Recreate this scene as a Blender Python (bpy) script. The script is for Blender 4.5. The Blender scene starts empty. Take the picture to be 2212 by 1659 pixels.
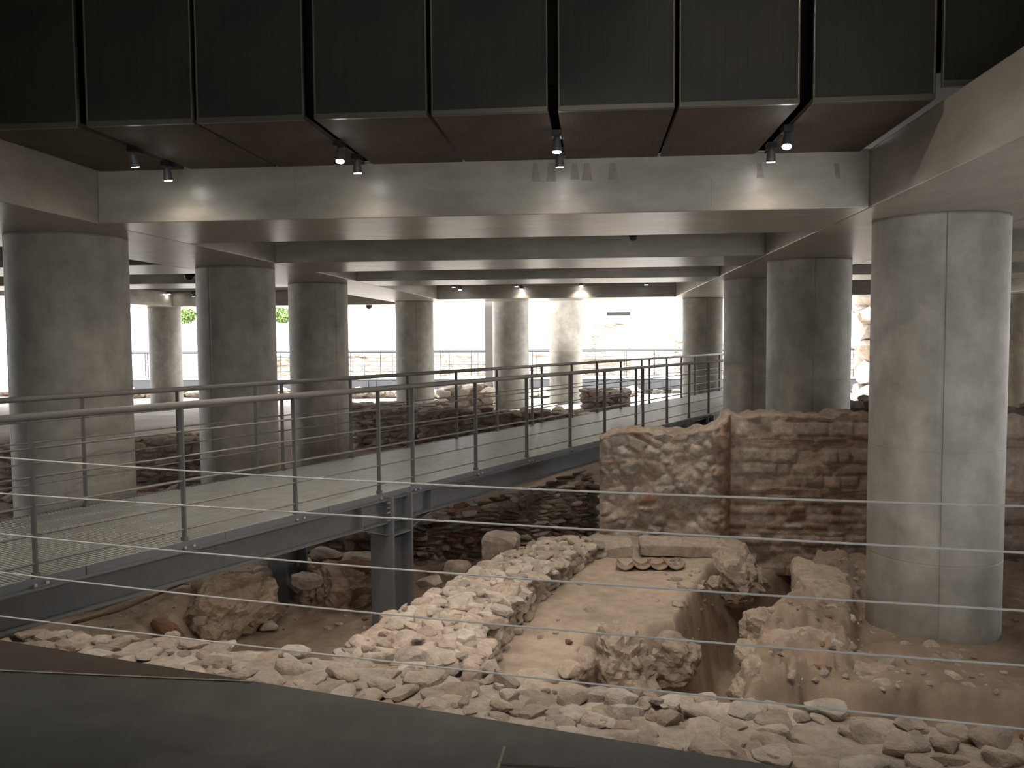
import bpy, bmesh, math, random
import numpy as np
from mathutils import Vector, Matrix

# ------------------------------------------------------------------ camera, world, exposure
SC = bpy.context.scene
COL = SC.collection
F, PW, PH = 1830.0, 2212, 1659
YAW, PITCH, ROLL = math.atan(177 / F), math.atan(106 / F), 0.007
EYE = np.array([0.0, 0.0, 1.6])
FW = np.array([-math.sin(YAW) * math.cos(PITCH), math.cos(YAW) * math.cos(PITCH), -math.sin(PITCH)])
R0 = np.array([math.cos(YAW), math.sin(YAW), 0.0])
U0 = np.cross(R0, FW)
RT = R0 * math.cos(ROLL) - U0 * math.sin(ROLL)
UP = U0 * math.cos(ROLL) + R0 * math.sin(ROLL)

cam = bpy.data.cameras.new('camera')
cam.sensor_fit = 'HORIZONTAL'
cam.sensor_width = 36.0
cam.lens = 36.0 * F / PW
cam.clip_start, cam.clip_end = 0.05, 400
co = bpy.data.objects.new('camera', cam)
COL.objects.link(co)
M = Matrix.Identity(4)
for i in range(3):
    M[i][0], M[i][1], M[i][2], M[i][3] = RT[i], UP[i], -FW[i], EYE[i]
co.matrix_world = M
SC.camera = co

SC.view_settings.view_transform = 'Standard'
SC.view_settings.look = 'None'
SC.view_settings.exposure = 1.6
SC.view_settings.gamma = 1.0
SC.view_settings.use_curve_mapping = False

SKY = 2.3
SUN_W = 5.0
WARM = (1.0, 0.88, 0.76)
LAMP_W = 22.0       # each spotlight under the panelled soffit
VOID_W = 140.0      # each spotlight high over the walkers' platform
w = bpy.data.worlds.new('daylight'); SC.world = w
w.use_nodes = True
bg = w.node_tree.nodes['Background']
bg.inputs[0].default_value = (0.98, 0.985, 1.0, 1)
bg.inputs[1].default_value = SKY
sun = bpy.data.lights.new('sun', 'SUN'); sun.energy = SUN_W; sun.angle = math.radians(3); sun.color = (1, .97, .92)
so = bpy.data.objects.new('sun', sun); COL.objects.link(so)
so.rotation_euler = (math.radians(25), 0, math.radians(-12))      # high sun over the roof: it only reaches the open ground beyond the building
SC.cycles.max_bounces = 10
SC.cycles.diffuse_bounces = 6
SC.cycles.sample_clamp_indirect = 6.0

rng = np.random.default_rng(7)
random.seed(7)


def at(x, y, z):
    """point of the plane z seen at picture position (x, y) of the 2212x1659 frame"""
    d = FW + RT * (x - PW / 2) / F - UP * (y - PH / 2) / F
    return EYE + d * ((z - EYE[2]) / d[2])


# ------------------------------------------------------------------ materials
def mat(name, color, rough=0.8, metal=0.0, nscale=0, namt=0.0, bump=0.0, bscale=30, attr=None, stretch=(1, 1, 1), emit=None, extra=None, dist=0.01):
    m = bpy.data.materials.new(name); m.use_nodes = True
    nt = m.node_tree; N, L = nt.nodes, nt.links
    p = N['Principled BSDF']
    p.inputs['Base Color'].default_value = (*color, 1)
    p.inputs['Roughness'].default_value = rough
    p.inputs['Metallic'].default_value = metal
    p.inputs['Specular IOR Level'].default_value = 0.25 if rough > .8 else 0.5
    tc = N.new('ShaderNodeTexCoord'); mp = N.new('ShaderNodeMapping')
    mp.inputs['Scale'].default_value = stretch
    L.new(tc.outputs['Object'], mp.inputs['Vector'])
    src = None
    if attr:
        a = N.new('ShaderNodeAttribute'); a.attribute_name = attr
        src = a.outputs['Color']
    if namt:
        n = N.new('ShaderNodeTexNoise'); n.inputs['Scale'].default_value = nscale
        n.inputs['Detail'].default_value = 8; n.inputs['Roughness'].default_value = 0.65
        L.new(mp.outputs[0], n.inputs['Vector'])
        r = N.new('ShaderNodeMapRange')
        r.inputs['From Min'].default_value = 0.25; r.inputs['From Max'].default_value = 0.75
        r.inputs['To Min'].default_value = 1 - namt; r.inputs['To Max'].default_value = 1 + namt
        L.new(n.outputs['Fac'], r.inputs['Value'])
        mx = N.new('ShaderNodeMix'); mx.data_type = 'RGBA'; mx.blend_type = 'MULTIPLY'
        mx.inputs['Factor'].default_value = 1.0
        if src: L.new(src, mx.inputs[6])
        else: mx.inputs[6].default_value = (*color, 1)
        L.new(r.outputs[0], mx.inputs[7])
        src = mx.outputs[2]
    if extra:
        src = extra(N, L, mp, src, color)
    if src: L.new(src, p.inputs['Base Color'])
    if bump:
        b = N.new('ShaderNodeTexNoise'); b.inputs['Scale'].default_value = bscale
        b.inputs['Detail'].default_value = 9; b.inputs['Roughness'].default_value = 0.7
        L.new(mp.outputs[0], b.inputs['Vector'])
        bn = N.new('ShaderNodeBump'); bn.inputs['Strength'].default_value = bump
        bn.inputs['Distance'].default_value = dist
        L.new(b.outputs['Fac'], bn.inputs['Height']); L.new(bn.outputs[0], p.inputs['Normal'])
    if emit:
        p.inputs['Emission Color'].default_value = (*emit[0], 1)
        p.inputs['Emission Strength'].default_value = emit[1]
    return m


def mul_noise(scale, lo, hi, stretch, f0=0.35, f1=0.65):
    def fn(N, L, mp, src, color):
        m2 = N.new('ShaderNodeMapping'); m2.inputs['Scale'].default_value = stretch
        tc = N.new('ShaderNodeTexCoord'); L.new(tc.outputs['Object'], m2.inputs['Vector'])
        n = N.new('ShaderNodeTexNoise'); n.inputs['Scale'].default_value = scale; n.inputs['Detail'].default_value = 4
        L.new(m2.outputs[0], n.inputs['Vector'])
        r = N.new('ShaderNodeMapRange'); r.inputs['From Min'].default_value = f0; r.inputs['From Max'].default_value = f1
        r.inputs['To Min'].default_value = lo; r.inputs['To Max'].default_value = hi
        L.new(n.outputs['Fac'], r.inputs['Value'])
        mx = N.new('ShaderNodeMix'); mx.data_type = 'RGBA'; mx.blend_type = 'MULTIPLY'; mx.inputs['Factor'].default_value = 1
        if src: L.new(src, mx.inputs[6])
        else: mx.inputs[6].default_value = (*color, 1)
        L.new(r.outputs[0], mx.inputs[7])
        return mx.outputs[2]
    return fn


MT = {}
MT['column'] = mat('column_concrete', (.30, .28, .245), .6, nscale=4.0, namt=.28, bump=.3, bscale=60, extra=mul_noise(1.8, .74, 1.14, (1, 1, .4)), dist=.004)
MT['beam'] = mat('beam_concrete', (.30, .275, .235), .33, nscale=3.2, namt=.28, bump=.3, bscale=40, stretch=(.5, .5, 1), extra=mul_noise(5, .88, 1.08, (.25, 1.5, 1.2)), dist=.004)
MT['beam_y'] = mat('long_beam_concrete', (.30, .275, .235), .36, nscale=3.2, namt=.28, bump=.3, bscale=40, stretch=(.5, .5, 1), extra=mul_noise(5, .88, 1.08, (1.2, .3, 1.2)), dist=.004)
MT['stone'] = mat('rubble_stone', (.4, .33, .27), .92, nscale=14, namt=.3, bump=.9, bscale=38, attr='Col', dist=.02)
MT['earth'] = mat('dug_earth', (.36, .28, .21), .95, nscale=9, namt=.18, bump=.7, bscale=70, attr='Col', dist=.012)
MT['floor'] = mat('dark_rubber_floor', (.075, .074, .066), .6, nscale=6, namt=.25, bump=.15, bscale=200, extra=mul_noise(1.2, .75, 1.3, (1, 1, 1)), dist=.003)
MT['edge'] = mat('floor_edge_strip', (.05, .034, .022), .7, nscale=8, namt=.2)
MT['chalk'] = mat('pale_joint', (.34, .30, .22), .8, nscale=20, namt=.4)
MT['steel'] = mat('painted_steel', (.15, .155, .165), .5, .25, nscale=12, namt=.1)
MT['girder'] = mat('girder_steel', (.13, .133, .138), .5, .2, nscale=8, namt=.12)
MT['grate'] = mat('galvanised_grating', (.68, .69, .66), .36, .3, nscale=5, namt=.15)
MT['rail'] = mat('handrail_steel', (.20, .187, .172), .62, .1)
MT['dark'] = mat('dark_far_steel', (.035, .036, .04), .6)
MT['fargirder'] = mat('far_girder_steel', (.06, .064, .072), .6)
MT['post'] = mat('post_steel', (.13, .125, .12), .5, .3)
MT['bolt'] = mat('bolt_steel', (.6, .58, .55), .3, .8)
MT['cable'] = mat('wire_rope', (.78, .76, .72), .5, 0)
MT['panel'] = mat('dark_mesh_panel', (.015, .0125, .006), .6, .1, nscale=1.0, namt=.4, stretch=(90, 90, .6), extra=mul_noise(2.0, .55, 1.4, (1, 1, 1)))
MT['soffit'] = mat('brown_mesh_soffit', (.075, .052, .036), .65, .1, nscale=1.0, namt=.3, stretch=(60, 2, 1), extra=mul_noise(2.5, .7, 1.2, (1, 1, 1)))
MT['trim'] = mat('panel_trim', (.12, .115, .09), .35, .6)
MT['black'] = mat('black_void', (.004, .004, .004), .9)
MT['ceil'] = mat('dim_ceiling', (.05, .045, .04), .85)
MT['lamp'] = mat('lamp_body', (.12, .12, .12), .45, .3)
MT['lens'] = mat('lamp_lens', (1, 1, 1), .3, emit=((1, .97, .93), 30))
MT['cctv'] = mat('dark_plastic', (.012, .012, .013), .35)
MT['white'] = mat('white_plaster', (.80, .79, .76), .9, nscale=2, namt=.06)
MT['pale'] = mat('pale_concrete', (.55, .54, .52), .85, nscale=2, namt=.1)
MT['leaf'] = mat('shrub_leaf', (.16, .24, .08), .8, nscale=5, namt=.3)
MT['rope'] = mat('old_rope', (.16, .10, .06), .9, nscale=40, namt=.3)
MT['tile'] = mat('fired_tile', (.36, .27, .21), .9, nscale=15, namt=.25, bump=.5, bscale=60)


# ------------------------------------------------------------------ helpers
class MB:
    def __init__(s):
        s.v, s.f, s.c, s.n = [], [], [], 0

    def add(s, v, f, c=None):
        v = np.asarray(v, float).reshape(-1, 3)
        s.v.append(v)
        for q in f: s.f.append(tuple(int(i) + s.n for i in q))
        if c is not None: s.c.append(np.broadcast_to(np.asarray(c, float), (len(v), 3)))
        s.n += len(v)

    def box(s, lo, hi, rot=None, org=None, c=None):
        x0, y0, z0 = lo; x1, y1, z1 = hi
        v = np.array([[x0, y0, z0], [x1, y0, z0], [x1, y1, z0], [x0, y1, z0], [x0, y0, z1], [x1, y0, z1], [x1, y1, z1], [x0, y1, z1]], float)
        if rot is not None: v = v @ np.asarray(rot).T
        if org is not None: v = v + np.asarray(org)
        s.add(v, [(0, 3, 2, 1), (4, 5, 6, 7), (0, 1, 5, 4), (1, 2, 6, 5), (2, 3, 7, 6), (3, 0, 4, 7)], c)

    def tube(s, pts, r, n=10, cap=True):
        pts = [np.asarray(p, float) for p in pts]
        rings = []
        for i, p in enumerate(pts):
            d = pts[min(i + 1, len(pts) - 1)] - pts[max(i - 1, 0)]
            d /= np.linalg.norm(d)
            a = np.cross(d, [0, 0, 1.0])
            if np.linalg.norm(a) < 1e-4: a = np.array([1.0, 0, 0])
            a /= np.linalg.norm(a); b = np.cross(d, a)
            rr = r[i] if hasattr(r, '__len__') else r
            t = np.linspace(0, 2 * np.pi, n, endpoint=False)
            rings.append(p + rr * (np.outer(np.cos(t), a) + np.outer(np.sin(t), b)))
        f = []
        for i in range(len(pts) - 1):
            for k in range(n):
                f.append((i * n + k, i * n + (k + 1) % n, (i + 1) * n + (k + 1) % n, (i + 1) * n + k))
        if cap:
            f.append(tuple(range(n - 1, -1, -1))); f.append(tuple((len(pts) - 1) * n + k for k in range(n)))
        s.add(np.concatenate(rings), f)

    def build(s, name, m, parent=None, smooth=False, bevel=0, loc=None):
        me = bpy.data.meshes.new(name)
        v = np.concatenate(s.v)
        if loc is not None: v = v - np.asarray(loc)
        me.from_pydata(v.tolist(), [], s.f)
        if s.c:
            c = np.concatenate(s.c)
            a = me.color_attributes.new('Col', 'FLOAT_COLOR', 'POINT')
            a.data.foreach_set('color', np.hstack([c, np.ones((len(c), 1))]).astype('f').ravel())
        if smooth: me.polygons.foreach_set('use_smooth', [True] * len(me.polygons))
        me.materials.append(MT[m] if isinstance(m, str) else m)
        me.update()
        o = bpy.data.objects.new(name, me); COL.objects.link(o)
        if loc is not None: o.location = loc
        if parent: o.parent = parent
        if bevel:
            b = o.modifiers.new('bevel', 'BEVEL'); b.width = bevel; b.segments = 2; b.limit_method = 'ANGLE'
        return o


def tag(o, label, cat, group=None, kind=None):
    o['label'] = label; o['category'] = cat
    if group: o['group'] = group
    if kind: o['kind'] = kind
    return o


def thing(name, label, cat, loc=(0, 0, 0), group=None):
    o = bpy.data.objects.new(name, None); COL.objects.link(o)
    o.location = loc; o.empty_display_size = .1
    return tag(o, label, cat, group, 'thing')


def part(mb, name, m, root, **k):
    """a child mesh whose data is given in world coordinates"""
    l = np.array(root.location)
    p = root.parent
    while p is not None:
        l = l + np.array(p.location); p = p.parent
    mb.v = [v - l for v in mb.v]
    return mb.build(name, m, root, **k)


def structure(o):
    o['kind'] = 'structure'; return o


# value noise
_perm = rng.random((64, 64, 64))


def vnoise(x, y, z=0.0):
    x = np.asarray(x, float); y = np.asarray(y, float); z = np.asarray(z, float) + np.zeros_like(x)
    xi, yi, zi = np.floor(x).astype(int), np.floor(y).astype(int), np.floor(z).astype(int)
    fx, fy, fz = x - xi, y - yi, z - zi
    sx, sy, sz = fx * fx * (3 - 2 * fx), fy * fy * (3 - 2 * fy), fz * fz * (3 - 2 * fz)
    g = lambda a, b, c: _perm[(xi + a) % 64, (yi + b) % 64, (zi + c) % 64]
    r = 0
    for a in (0, 1):
        for b in (0, 1):
            for c in (0, 1):
                r = r + g(a, b, c) * (sx if a else 1 - sx) * (sy if b else 1 - sy) * (sz if c else 1 - sz)
    return r - .5


def fbm(x, y, z=0.0, o=4):
    r, a, s = 0, 1.0, 1.0
    for i in range(o):
        r = r + a * vnoise(np.asarray(x) * s + 17 * i, np.asarray(y) * s + 5 * i, np.asarray(z) * s)
        a *= .5; s *= 2.03
    return r


def inside(P, x, y):
    P = np.asarray(P)[:, :2]; ins = np.zeros(x.shape, bool); dm = np.full(x.shape, 1e9)
    for i in range(len(P)):
        a, b = P[i], P[(i + 1) % len(P)]
        c = ((a[1] > y) != (b[1] > y)) & (x < (b[0] - a[0]) * (y - a[1]) / (b[1] - a[1] + 1e-12) + a[0])
        ins ^= c
        d = b - a; t = np.clip(((x - a[0]) * d[0] + (y - a[1]) * d[1]) / (d @ d + 1e-12), 0, 1)
        dm = np.minimum(dm, np.hypot(x - a[0] - t * d[0], y - a[1] - t * d[1]))
    return np.where(ins, dm, -dm)


def blend(P, x, y, wd):
    t = np.clip(inside(P, x, y) / wd * .5 + .5, 0, 1)
    return t * t * (3 - 2 * t)


# rocks
def ico(sub):
    bm = bmesh.new(); bmesh.ops.create_icosphere(bm, subdivisions=sub, radius=1)
    v = np.array([p.co[:] for p in bm.verts]); f = [tuple(q.index for q in p.verts) for p in bm.faces]
    bm.free(); return v, f


ICO = {k: ico(k) for k in (1, 2, 3, 4, 5)}


def rock_proto(sub, boxy=3.0, cuts=7, rough=.05, seed=0):
    r = np.random.default_rng(seed); v, f = ICO[sub]; v = v.copy()
    v /= (np.abs(v) ** boxy).sum(1, keepdims=True) ** (1 / boxy)
    for _ in range(cuts):
        n = r.normal(size=3); n /= np.linalg.norm(n)
        dd = r.uniform(.62, .95); s = v @ n - dd
        v = v - np.outer(np.clip(s, 0, None), n) * .92
    sd = seed * 3.7
    v = v * (1 + rough * 2 * fbm(v[:, 0] * 2 + sd, v[:, 1] * 2 - sd, v[:, 2] * 2)[:, None] + rough * .8 * vnoise(v[:, 0] * 7 + sd, v[:, 1] * 7, v[:, 2] * 7 - sd)[:, None])
    v /= np.abs(v).max(0)
    return v, f


PROTO = {s: [rock_proto(s, boxy=random.uniform(3.4, 7), cuts=random.randint(7, 12), seed=k) for k in range(22)] for s in (1, 2, 3)}
PAL = np.array([(.47, .41, .35), (.43, .36, .30), (.51, .46, .40), (.40, .33, .27), (.46, .39, .32), (.38, .33, .29), (.50, .43, .36)])
RED = np.array([(.27, .16, .11), (.31, .20, .14), (.25, .15, .11)])


def stone_col(r, red=.06, k=1.0):
    c = (RED if r.random() < red else PAL)
    return c[r.integers(len(c))] * r.uniform(.85, 1.12) * k


def put_rock(mb, r, c, size, ang=0.0, tilt=.12, sub=2, col=None):
    v, f = PROTO[sub][r.integers(22)]
    v = v * np.asarray(size) * .5
    for ax in (0, 1):
        a = r.normal() * tilt; i, j = (1, 2) if ax == 0 else (0, 2)
        w_ = v.copy(); w_[:, i] = v[:, i] * math.cos(a) - v[:, j] * math.sin(a); w_[:, j] = v[:, i] * math.sin(a) + v[:, j] * math.cos(a); v = w_
    ca, sa = math.cos(ang), math.sin(ang)
    v = np.stack([v[:, 0] * ca - v[:, 1] * sa, v[:, 0] * sa + v[:, 1] * ca, v[:, 2]], 1)
    mb.add(v + np.asarray(c), f, col if col is not None else stone_col(r))


def rubble_wall(name, label, path, width, ztop, zbase, size=(.2, .12), sub=2, red=.06, k=1.0, seed=1, sides=(1, 1), topstones=True, ends=(1, 1), rag=.05, topk=1.0, core=(.40, .32, .25)):
    """dry rubble wall along path [(x,y)..]; ztop per path point; one mesh: a mortared core with the stones bedded in it"""
    r = np.random.default_rng(seed); mb = MB(); k_ = k
    P = np.asarray(path, float); Z = np.asarray(ztop, float)
    wd = np.broadcast_to(np.asarray(width, float), (len(P),))
    d = np.linalg.norm(np.diff(P, axis=0), axis=1); S = np.concatenate([[0], np.cumsum(d)]); Lt = S[-1]

    def pt(s):
        s = min(max(s, 0), Lt); i = min(np.searchsorted(S, s, 'right') - 1, len(d) - 1); t = (s - S[i]) / d[i]
        u = (P[i + 1] - P[i]) / d[i]
        return P[i] + u * (s - S[i]), u, np.array([u[1], -u[0]]), Z[i] + (Z[i + 1] - Z[i]) * t, wd[i] + (wd[i + 1] - wd[i]) * t

    # core
    fs = .035 if sub == 3 else .07
    ns = max(6, int(Lt / fs)); nc = max(5, int(wd.max() / fs)); nh = max(4, int((Z.max() - zbase) / fs / 1.3))
    prof = []
    for i in range(ns + 1):
        p, u, n, zt, w_ = pt(Lt * i / ns)
        row = []
        for j in range(nh + 1): row.append((-.5 * w_ + .035, zbase + (zt - .03 - zbase) * j / nh))
        for j in range(1, nc): row.append((-.5 * w_ + .035 + (w_ - .07) * j / nc, zt - .022))
        for j in range(nh, -1, -1): row.append((.5 * w_ - .035, zbase + (zt - .03 - zbase) * j / nh))
        prof.append([(*(p + n * a), b) for a, b in row])
    V = np.array(prof); m = V.shape[1]; V = V.reshape(-1, 3)
    nz = fbm(V[:, 0] * 5, V[:, 1] * 5, V[:, 2] * 5 + seed)
    V[:, 2] += nz * .026 + .016 * vnoise(V[:, 0] * 16, V[:, 1] * 16, V[:, 2] * 16); V[:, 0] += vnoise(V[:, 0] * 9, V[:, 2] * 9, V[:, 1] * 9) * .04; V[:, 1] += vnoise(V[:, 1] * 9, V[:, 0] * 9, V[:, 2] * 9 + 9) * .04
    f = [(i * m + j, i * m + j + 1, (i + 1) * m + j + 1, (i + 1) * m + j) for i in range(ns) for j in range(m - 1)]
    f += [tuple(range(m - 1, -1, -1)), tuple(ns * m + j for j in range(m))]
    cc = np.array(core) * k * (1 + .35 * fbm(V[:, 0] * 3, V[:, 1] * 3, V[:, 2] * 3))[:, None]
    mb.add(V, f, cc)
    sl, sh = size
    for si, sg in ((0, -1), (1, 1)):
        if not sides[si]: continue
        z = zbase
        while z < Z.max():
            h = sh * r.uniform(.7, 1.35); s = -r.uniform(0, sl)
            while s < Lt:
                l = sl * r.uniform(.55, 1.6); p, u, n, zt, w_ = pt(s + l / 2)
                if z + h * .75 < zt + r.normal() * rag * .4 and 0 < s + l / 2 < Lt:
                    c = p + n * sg * (w_ / 2 - .055 + r.normal() * .015)
                    put_rock(mb, r, (*c, z + h / 2), (l * 1.0, sl * r.uniform(.7, 1.1), h * 1.02), math.atan2(u[1], u[0]), .08, sub, stone_col(r, red, k))
                s += l * .97
            z += h * .94
    for e, s in ((0, 0.0), (1, Lt)):
        if not ends[e]: continue
        p, u, n, zt, w_ = pt(s); z = zbase
        while z < zt - sh * .5:
            h = sh * r.uniform(.7, 1.3); a = -w_ / 2
            while a < w_ / 2:
                l = sl * r.uniform(.6, 1.4)
                put_rock(mb, r, (*(p + n * (a + l / 2)), z + h / 2), (sl, l, h * 1.02), math.atan2(u[1], u[0]), .08, sub, stone_col(r, red, k)); a += l * .95
            z += h * .94
    if topstones:
        a = -.5
        s = 0.0
        while s < Lt:
            l = sl * r.uniform(.6, 1.25); p, u, n, zt, w_ = pt(s + l / 2); a = -w_ / 2 + .02
            while a < w_ / 2 - .04:
                q = sl * r.uniform(.5, 1.35)
                if r.random() < .86:
                    put_rock(mb, r, (*(p + n * (a + q / 2) + u * r.normal() * .03), zt - sh * .34 + r.normal() * rag * .3), (l * r.uniform(.85, 1.3), q * 1.1, sh * r.uniform(.85, 1.25)), math.atan2(u[1], u[0]) + r.normal() * .25, .13, sub, stone_col(r, red, k * topk))
                a += q * .97
            s += l * .93
        for k in range(int(Lt * wd.mean() / (sl * sl) * 1.3) if sub == 3 else 0):      # small packing stones between the big ones
            s = r.uniform(0, Lt); p, u, n, zt, w_ = pt(s); a = r.uniform(-.5, .5) * (w_ - .06); q = sl * r.uniform(.25, .6)
            put_rock(mb, r, (*(p + n * a), zt - sh * .18 + r.normal() * rag * .2), (q * 1.3, q, q * .6), r.uniform(0, 6), .25, 2, stone_col(r, red, k_))
    o = mb.build(name, 'stone')
    return tag(o, label, 'ruin wall', kind='thing')


def rock_thing(name, label, c, size, ang=0, sub=4, boxy=3.2, cuts=9, rough=.07, seed=0, col=None, cat='rock', group=None, tilt=(0, 0), m='stone'):
    v, f = rock_proto(sub, boxy, cuts, rough, seed)
    v = v * np.asarray(size) * .5
    if m == 'stone':
        nr = v / (np.asarray(size) * .5) ** 2; nr /= np.linalg.norm(nr, axis=1, keepdims=True)
        k_ = min(size) if sub > 4 else min(size) * .5
        a_ = 1 - 2 * np.abs(fbm(v[:, 0] * 5 + seed, v[:, 1] * 5, v[:, 2] * 6))
        n2 = .12 * fbm(v[:, 0] * 4 + seed, v[:, 1] * 4 - seed, v[:, 2] * 5) + .07 * a_ + .10 * fbm(v[:, 0] * 13 + seed, v[:, 1] * 13, v[:, 2] * 13)
        v = v + nr * (n2 * k_)[:, None]
    cc = (np.array(col) if col is not None else PAL[seed % len(PAL)]) * (1 + .3 * fbm(v[:, 0] * 4, v[:, 1] * 4, v[:, 2] * 4 + seed))[:, None]
    mb = MB(); mb.add(v, f, cc)
    o = mb.build(name, m, smooth=False)
    o.location = c; o.rotation_euler = (tilt[0], tilt[1], ang)
    return tag(o, label, cat, group, 'thing')


# ------------------------------------------------------------------ the visitors' platform (near floor)
ED = np.array([[-3.14, 4.13], [0.71, 3.12]])
EU = (ED[1] - ED[0]) / np.linalg.norm(ED[1] - ED[0]); EN = np.array([-EU[1], EU[0]])     # EN points into the pit


def edge(s, off=0.0): return ED[0] + EU * s + EN * off


mb = MB()
a, b = edge(-4.2), edge(14)
poly = [a, b, (14, -9), (-9, -9), (-9, a[1])]
n = len(poly)
mb.add([(x, y, z) for z in (-.26, 0) for x, y in poly], [tuple(range(n - 1, -1, -1)), tuple(range(n, 2 * n))] + [(i, (i + 1) % n, (i + 1) % n + n, i + n) for i in range(n)])
floor = structure(mb.build('floor', 'floor'))
mb = MB(); W0, W1 = at(0, 1450, 0), at(545, 1474, 0); d = W1 - W0; d /= np.linalg.norm(d)
p0, p1, q0 = W0 - d * 1.2, W1, edge(-1.2)
wedge = [(p0[0], p0[1]), (p1[0], p1[1]), tuple(edge(np.dot(p1[:2] - ED[0], EU), -.004)), tuple(edge(np.dot(p0[:2] - ED[0], EU), -.004))]
mb.add([(x, y, z) for z in (.0005, .004) for x, y in wedge], [(3, 2, 1, 0), (4, 5, 6, 7), (0, 1, 5, 4), (1, 2, 6, 5), (2, 3, 7, 6), (3, 0, 4, 7)])
o = structure(mb.build('trim_1', 'edge')); o.parent = floor
mb = MB(); nn = np.array([-d[1], d[0], 0])
mb.box((0, -.004, .004), (np.linalg.norm(p1 - p0), .004, .0065), np.array([d, nn, [0, 0, 1]]).T, p0)
o = structure(mb.build('trim_2', 'chalk')); o.parent = floor
g0, g1 = at(1090, 1614, 0), at(1076, 1659, 0); d = (g1 - g0); d /= np.linalg.norm(d); nn = np.array([-d[1], d[0], 0])
mb = MB(); mb.box((0, -.005, .0005), (1.6, .005, .003), np.array([d, nn, [0, 0, 1]]).T, g0)
o = structure(mb.build('trim_3', 'chalk')); o.parent = floor
g2 = at(1082, 1650, 0); g3 = at(1180, 1656, 0); d = g3 - g2; d /= np.linalg.norm(d); nn = np.array([-d[1], d[0], 0])
mb = MB(); mb.box((0, -.012, .0005), (.33, 0, .003), np.array([d, nn, [0, 0, 1]]).T, g2)
o = structure(mb.build('trim_4', 'edge')); o.parent = floor

# ------------------------------------------------------------------ ground of the dig
SAND = [at(*p, -.95)[:2] for p in [(760, 1500), (960, 1380), (1240, 1165), (1300, 1140), (1560, 1140), (1650, 1180), (1545, 1238), (1492, 1335), (1500, 1520), (1150, 1560)]]
HOLE = [at(*p, -.95)[:2] for p in [(1255, 1420), (1300, 1360), (1500, 1352), (1560, 1560), (1400, 1540), (1265, 1490)]]
TRENCH = [at(*p, -1.0)[:2] for p in [(1548, 1232), (1630, 1185), (1720, 1150), (1755, 1190), (1690, 1275), (1640, 1325), (1590, 1390), (1580, 1500), (1480, 1530), (1478, 1350)]]
TERR = [at(*p, -1.13)[:2] for p in [(1760, 1480), (1700, 1330), (1760, 1195), (2300, 1215), (2700, 1300), (2700, 1500), (2190, 1500), (1990, 1478), (1870, 1500)]]
BANK = [at(*p, -1.02)[:2] for p in [(1588, 1475), (1592, 1392), (1640, 1330), (1690, 1285), (1835, 1290), (1838, 1350), (1830, 1430), (1760, 1440), (1660, 1470)]]
STEP = [at(*p, -.86)[:2] for p in [(1655, 1330), (1690, 1285), (1760, 1185), (1850, 1195), (1838, 1318), (1740, 1325)]]
LOW = [at(*p, -1.3)[:2] for p in [(1560, 1495), (1640, 1470), (1740, 1480), (2900, 1560), (2900, 1900), (1560, 1900)]]
LEFTS = [at(*p, -1.05)[:2] for p in [(-500, 1500), (300, 1215), (545, 1150), (585, 1235), (440, 1268), (400, 1300), (270, 1375), (100, 1390)]]


def ground_z(x, y):
    x0, y0 = x, y
    x = x0 + .07 * fbm(x0 * 2.6, y0 * 2.6, 1.5) + .07 * vnoise(x0 * 9, y0 * 9, 4.5) + .03 * vnoise(x0 * 21, y0 * 21, 2.5)
    y = y0 + .07 * fbm(x0 * 2.6, y0 * 2.6, 7.5) + .07 * vnoise(x0 * 9, y0 * 9, 9.5) + .03 * vnoise(x0 * 21, y0 * 21, 6.5)
    xs_ = x0 + .06 * fbm(x0 * 2.2, y0 * 2.2, 1.5) + .012 * vnoise(x0 * 9, y0 * 9, 4.5)
    ys_ = y0 + .06 * fbm(x0 * 2.2, y0 * 2.2, 7.5) + .012 * vnoise(x0 * 9, y0 * 9, 9.5)
    z = -1.45 + .10 * fbm(x * .9, y * .9) + .05 * fbm(x * 4, y * 4)
    b_ = blend(SAND, xs_, ys_, .10)
    zs = -.95 + .03 * fbm(x * 1.5, y * 1.5) + .018 * fbm(x * 7, y * 7)
    z = z * (1 - b_) + zs * b_
    b_ = blend(LOW, x, y, .12)
    z = z * (1 - b_) + (-1.42 + .08 * fbm(x * 2, y * 2) + .03 * fbm(x * 9, y * 9)) * b_
    b_ = blend(TERR, x, y, .06)
    z = z * (1 - b_) + (-1.13 + .05 * fbm(x * 2, y * 2) + .03 * fbm(x * 8, y * 8)) * b_
    b_ = blend(BANK, x, y, .12)
    z = z * (1 - b_) + (-1.04 + .20 * fbm(x * 3, y * 3) + .16 * fbm(x * 8, y * 8, 2) + .06 * (1 - 4 * np.abs(vnoise(x * 13, y * 13, 3)))) * b_
    b_ = blend(STEP, x, y, .08)
    z = z * (1 - b_) + (-.92 + .12 * fbm(x * 3, y * 3, 5) + .12 * fbm(x * 9, y * 9, 2) + .04 * (1 - 4 * np.abs(vnoise(x * 13, y * 13, 3)))) * b_
    b_ = blend(LEFTS, x, y, .3)
    z = z * (1 - b_) + (-1.12 + .06 * fbm(x * 2, y * 2)) * b_
    b_ = blend(HOLE, x, y, .08)
    z = z * (1 - b_) + (-1.75 + .12 * fbm(x * 3, y * 3)) * b_
    b_ = blend(TRENCH, xs_, ys_, .11)
    z = z * (1 - b_) + (-2.1 + .15 * fbm(x * 3, y * 3)) * b_
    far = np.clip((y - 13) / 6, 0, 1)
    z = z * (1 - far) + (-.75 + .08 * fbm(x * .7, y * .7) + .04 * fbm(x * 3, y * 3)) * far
    return z


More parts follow.
